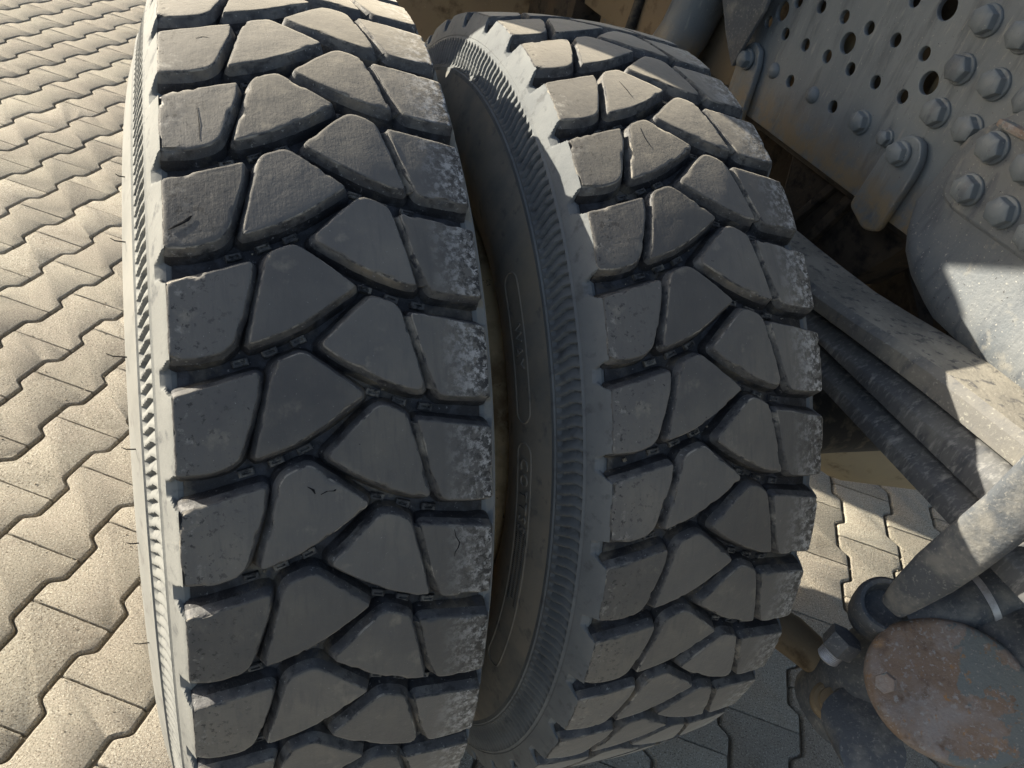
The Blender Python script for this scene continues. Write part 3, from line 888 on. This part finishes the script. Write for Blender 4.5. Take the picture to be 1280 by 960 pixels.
# ---------------------------------------------------------------- axle beam and differential
ax_o = link('axle', loft('axle', [((.30, 0, .546), (0, .075, 0), (0, 0, .075), .8), ((.62, 0, .546), (0, .075, 0), (0, 0, .075), .7), ((.95, 0, .546), (0, .08, 0), (0, 0, .085), .7), ((1.10, 0, .52), (0, .10, 0), (0, 0, .13), .8),
                                  ((1.22, 0, .50), (0, .16, 0), (0, 0, .19), .9), ((1.40, 0, .49), (0, .20, 0), (0, 0, .22), 1), ((1.60, 0, .49), (0, .20, 0), (0, 0, .22), 1), ((1.80, 0, .50), (0, .15, 0), (0, 0, .18), 1), ((2.3, 0, .546), (0, .08, 0), (0, 0, .08), .8)], 32), truck, (m_tan,))
link('axle_shade_tube', tube('axle_shade_tube', [(.66, -.13, .60), (1.0, -.135, .60), (1.3, -.14, .59), (1.62, -.14, .58)], [.078, .082, .086, .09], 24), truck, (m_black,))  # black tube added over the axle in place of shade on its upper part
# tan drum underside seen past the leaves, with a drain hole
#link('drain_plug', lathe('drain_plug', [(.0001, 0), (.013, 0), (.014, .006), (.009, .009), (.0001, .009)], None, 16), ax_o, (m_black,)).location = (1.30, -.10, .30)

# ---------------------------------------------------------------- shock absorber, hoses and clutter behind
sh_ = tube('shock_absorber', [(.760, .46, .62), (.800, .42, .90), (.836, .40, 1.02), (.866, .38, 1.26)], .045, 28)
link('shock_absorber', sh_, truck, (m_steel,), label='upright grey shock absorber tube behind the inner tyre')
for x0, y0 in ((.872, .66), (.905, .68)):
    link('air_hose', tube('air_hose', [(x0 - .02, y0, .70), (x0, y0, .92), (x0 + .01, y0, 1.05), (x0 + .05, y0 + .02, 1.35)], .011), truck, (m_black,))
bm = bmesh.new(); box_bm(bm, (.885, .20, .93), (.93, 2.6, 1.28), .006)
link('inner_rail', from_bm('inner_rail', bm), truck, (m_brown,))
bm = bmesh.new()
box_bm(bm, (.905, .80, .82), (.925, .86, 1.3), .004); box_bm(bm, (.86, .78, .80), (.93, .92, .86), .01)
link('support_strap', from_bm('support_strap', bm), truck, (m_steel,))
bm = bmesh.new(); box_bm(bm, (.86, .92, .80), (1.3, 1.20, .97), .02)
link('valve_box', from_bm('valve_box', bm), truck, (m_dark,))
bm = bmesh.new()
box_bm(bm, (.85, .23, .80), (.93, .55, .97), .015)
link('spring_seat', from_bm('spring_seat', bm), truck, (m_brown,))
# mud flap across the back of the wheel
fl = round_poly([(.30, .30), (1.00, .30), (1.00, .79), (1.045, .83), (1.085, .95), (1.10, 1.7), (.30, 1.7)], .03)
bm = bmesh.new()
V1 = [bm.verts.new((x, 1.25, z)) for x, z in fl]; V2 = [bm.verts.new((x, 1.27, z)) for x, z in fl]
bm.faces.new(V1); bm.faces.new(V2)
for k in range(len(fl)): bm.faces.new((V1[k], V1[(k + 1) % len(fl)], V2[(k + 1) % len(fl)], V2[k]))
link('mud_flap', from_bm('mud_flap', bm), truck, (m_brown,), label='brown mud caked flap behind the twin wheels')
# inner web of the rail and cross member seen through the holes
bm = bmesh.new(); box_bm(bm, (.915, -.9, .99), (.925, .195, 1.26), .002)
link('inner_web', from_bm('inner_web', bm), truck, (m_brown,))
bm = bmesh.new()
box_bm(bm, (.86, -.60, 1.06), (.90, -.02, 1.08), .003)
box_bm(bm, (.86, .02, 1.00), (.90, .05, 1.24), .003); box_bm(bm, (.86, -.14, 1.10), (.90, -.12, 1.24), .003)
link('cable_tray', from_bm('cable_tray', bm), truck, (m_tan,))
# cast hanger behind the leaves with ribs
ch = plate('cast_hanger', [(.06, .975), (.03, .86), (.018, .815), (-.085, .838), (-.150, .850), (-.20, .93), (-.22, .975)], (), .07, .006, .01)
hg = link('cast_hanger', ch, truck, (m_dark,)); hg.location = (.862, 0, 0)
bm = bmesh.new()
mt = Matrix.Translation((.858, -.03, .905)) @ Matrix.Rotation(R(28), 4, 'X')
box_bm(bm, (-.008, -.006, -.07), (.008, .006, .07), .003, mt)
mt = Matrix.Translation((.858, -.075, .905)) @ Matrix.Rotation(R(22), 4, 'X')
box_bm(bm, (-.008, -.008, -.065), (.008, .008, .065), .003, mt)
link('casting_rib', from_bm('casting_rib', bm), hg, (m_dark,)).location = (-.862, 0, 0)
bm = bmesh.new()
mt = Matrix.Translation((.95, -.30, .82)) @ Matrix.Rotation(R(-38), 4, 'X')
box_bm(bm, (-.02, -.012, -.16), (.02, .012, .16), .004, mt)
mt = Matrix.Translation((.99, -.24, .80)) @ Matrix.Rotation(R(-52), 4, 'X')
box_bm(bm, (-.02, -.006, -.14), (.02, .006, .14), .003, mt)
link('brake_linkage', from_bm('brake_linkage', bm), truck, (m_dark,))
bm = bmesh.new(); box_bm(bm, (1.05, -.75, .60), (1.10, .9, 1.27), .01)
link('far_bulkhead', from_bm('far_bulkhead', bm), truck, (m_dark,))

# ---------------------------------------------------------------- linkage at the near end
# tapered forged link
def P3(a, b, t): return tuple(x + (y - x) * t for x, y in zip(a, b))
A0 = Vector((.705, -.5515, .700)); A1 = Vector((.699, -.5575, .738)); A2 = Vector((.694, -.5700, .817)); A3 = Vector((.690, -.5800, .889)); A4 = Vector((.682, -.5900, 1.040))
tdir = (A4 - A1).normalized()
ctr = Vector((.016, -.846, 1.304))
vdir = (ctr - A2).normalized()
sdir = tdir.cross(vdir).normalized()      # across the link as seen from above
ndir = sdir.cross(tdir).normalized()
st = []
for p, w_, t_ in ((A0, .014, .011), (A0.lerp(A1, .5), .017, .013), (A1, .0195, .013), (A1.lerp(A2, .5), .0235, .012), (A2, .0245, .0115), (A3, .0245, .0115), (A4, .0250, .012)):
    st.append((p, sdir * w_, ndir * t_, .62))
link('forged_link', loft('forged_link', st, 28, 40), truck, (m_hub,), label='flat tapered steel link with its upper end in sun')
# eye with a rubber lip that the link enters
eye_ax = (tdir * .93 + ndir * .36).normalized()
def frame_m(o_, zv):
    zv = zv.normalized(); xv = zv.orthogonal().normalized(); yv = zv.cross(xv)
    M_ = Matrix((xv, yv, zv)).transposed().to_4x4(); M_.translation = o_
    return M_
body = lathe('joint_eye', [(.0001, -.046), (.018, -.046), (.025, -.043), (.031, -.034), (.0325, -.020), (.0315, -.014), (.0330, -.012), (.0335, .004), (.0325, .011), (.029, .015), (.0245, .013), (.0225, .004), (.0215, -.006), (.0001, -.010)],
             frame_m(Vector((.7190, -.5390, .6730)), eye_ax), 40)
link('joint_eye', body, truck, (m_hub,), label='round joint eye gripping the end of the forged link')
# hexagon nut and threaded stud sticking out at its left
nd = Vector((-.36, -.10, -.93)).normalized()
def hexnut(name, r_, h, M_):
    bm = bmesh.new(); V = []
    for z, q in ((0, .96), (h * .1, 1), (h * .9, 1), (h, .94)):
        V.append([bm.verts.new((r_ * q * math.cos(PI / 3 * k), r_ * q * math.sin(PI / 3 * k), z)) for k in range(6)])
    for i in range(3):
        for k in range(6): bm.faces.new((V[i][k], V[i][(k + 1) % 6], V[i + 1][(k + 1) % 6], V[i + 1][k]))
    bm.faces.new(V[0]); bm.faces.new(V[-1])
    bm.transform(M_)
    return from_bm(name, bm, 20)
nb = Vector((.690, -.5435, .652))
link('hex_nut', hexnut('hex_nut', .0200, .022, frame_m(nb + nd * .018, nd)), truck, (m_hub,))
pr_ = []
z_ = 0.0
while z_ < .016:
    pr_ += [(.0132, z_), (.0122, z_ + .0011)]; z_ += .0022
link('threaded_stud', lathe('threaded_stud', [(.0001, 0)] + pr_ + [(.010, .0185), (.0001, .019)], frame_m(nb + nd * .038, nd), 24), truck, (m_zinc,))
# big rusty cap
cc = Vector((.728, -.640, .668)); cn = (ctr - cc).normalized(); cn = (cn + Vector((.10, -.10, .25))).normalized()
cap = lathe('rusty_cap', [(.0001, .006), (.02, .0062), (.045, .006), (.060, .0060), (.067, .0068), (.0715, .0070), (.075, .0050), (.0775, .000), (.0785, -.006), (.077, -.016), (.073, -.022), (.066, -.024), (.066, -.07), (.0001, -.07)], frame_m(Vector((0, 0, 0)), Vector((0, 0, 1))), 72)
rn = random.Random(11)
Mc = frame_m(cc, cn)
from mathutils import noise
for v in cap.vertices:
    k = 1 + .012 * noise.noise(v.co * 30) + .02 * noise.noise(v.co * 9); v.co = Vector((v.co.x * k * .92, v.co.y * k * 1.08, v.co.z + .0012 * noise.noise(v.co * 60)))
cap.transform(Mc)
capo = link('rusty_cap', cap, truck, (m_rust,), label='large rust eaten round cap with patches of old grey paint')
# lifted metal tab on the left edge of the cap
link('lock_tab', hexnut('lock_tab', .0105, .010, frame_m(Vector((.655, -.617, .672)), (ctr - Vector((.655, -.617, .672))).normalized() + Vector((-.5, 0, 0)))), capo, (m_rust,))
# casting behind the link
link('hub_casting', loft('hub_casting', [((.790, -.700, .700), (.0, .05, .01), (.03, 0, .03), .8), ((.790, -.640, .690), (.0, .055, .02), (.04, 0, .04), .8), ((.775, -.590, .640), (-.01, .05, .03), (.048, 0, .048), .85), ((.765, -.565, .60), (0, .05, .03), (.05, 0, .04), .85), ((.78, -.55, .45), (0, .06, 0), (.05, 0, 0.01), .85)], 32), truck, (m_hub,))
link('cross_tube', tube('cross_tube', [(.735, -.560, .668), (.770, -.566, .690), (.812, -.572, .716), (.84, -.575, .735), (1.02, -.58, .86)], [.027, .029, .030, .030, .030], 28), truck, (m_hub,))
link('sleeve_ring', tube('sleeve_ring', [(.806, -.571, .711), (.812, -.572, .7155)], .0318, 28), truck, (m_zinc,))
link('link_boss', tube('link_boss', [(.845, -.615, .700), (.862, -.612, .722), (.88, -.61, .745), (1.0, -.60, .88)], [.016, .024, .026, .026], 24), truck, (m_hub,))
# lower arm from under the tyre to the joint
link('lower_arm', tube('lower_arm', [(.700, -.340, .455), (.728, -.410, .470), (.748, -.457, .482), (.757, -.500, .492), (.765, -.545, .515), (.770, -.60, .53)], [.023, .026, .0275, .024, .030, .036], 24), truck, (m_brown,), label='mud caked lower arm running from under the inner tyre')
link('lower_arm_boss', lathe('lower_arm_boss', [(.0001, -.02), (.020, -.02), (.024, -.012), (.024, .004), (.020, .009), (.015, .010), (.014, .022), (.0001, .024)], frame_m(Vector((.728, -.560, .500)), Vector((-.5, -.2, .75))), 24), truck, (m_brown,))
link('arm_bracket', loft('arm_bracket', [((.700, -.640, .545), (.03, .0, .02), (0, .03, .01), .7), ((.715, -.600, .535), (.034, 0, .02), (0, .035, .01), .7), ((.755, -.580, .530), (.02, 0, .03), (0, .03, .02), .7)], 20), truck, (m_hub,))
bm = bmesh.new()
mt = Matrix.Translation((.762, -.528, .500)) @ Matrix.Rotation(R(40), 4, 'Z')
box_bm(bm, (-.004, -.02, -.035), (.004, .02, .02), .002, mt)
link('clip_plate', from_bm('clip_plate', bm), truck, (m_tan,))

# ---------------------------------------------------------------- unseen panel added above the wheels, outline shaped for the shadows it casts
blocker_outline = [(.385, 1.32), (.450, 1.25), (.465, 1.10), (2.7, 1.10), (2.7, 2.3), (-.55, 2.3), (-.55, 1.80), (.20, 1.56), (.375, 1.465), (.45, 1.42), (.385, 1.39)]
bd = plate('shadow_blocker_panel', blocker_outline, (), .03, .004)
link('shadow_blocker_panel', bd, truck, (m_steel,)).location = (-.05, 0, 0)
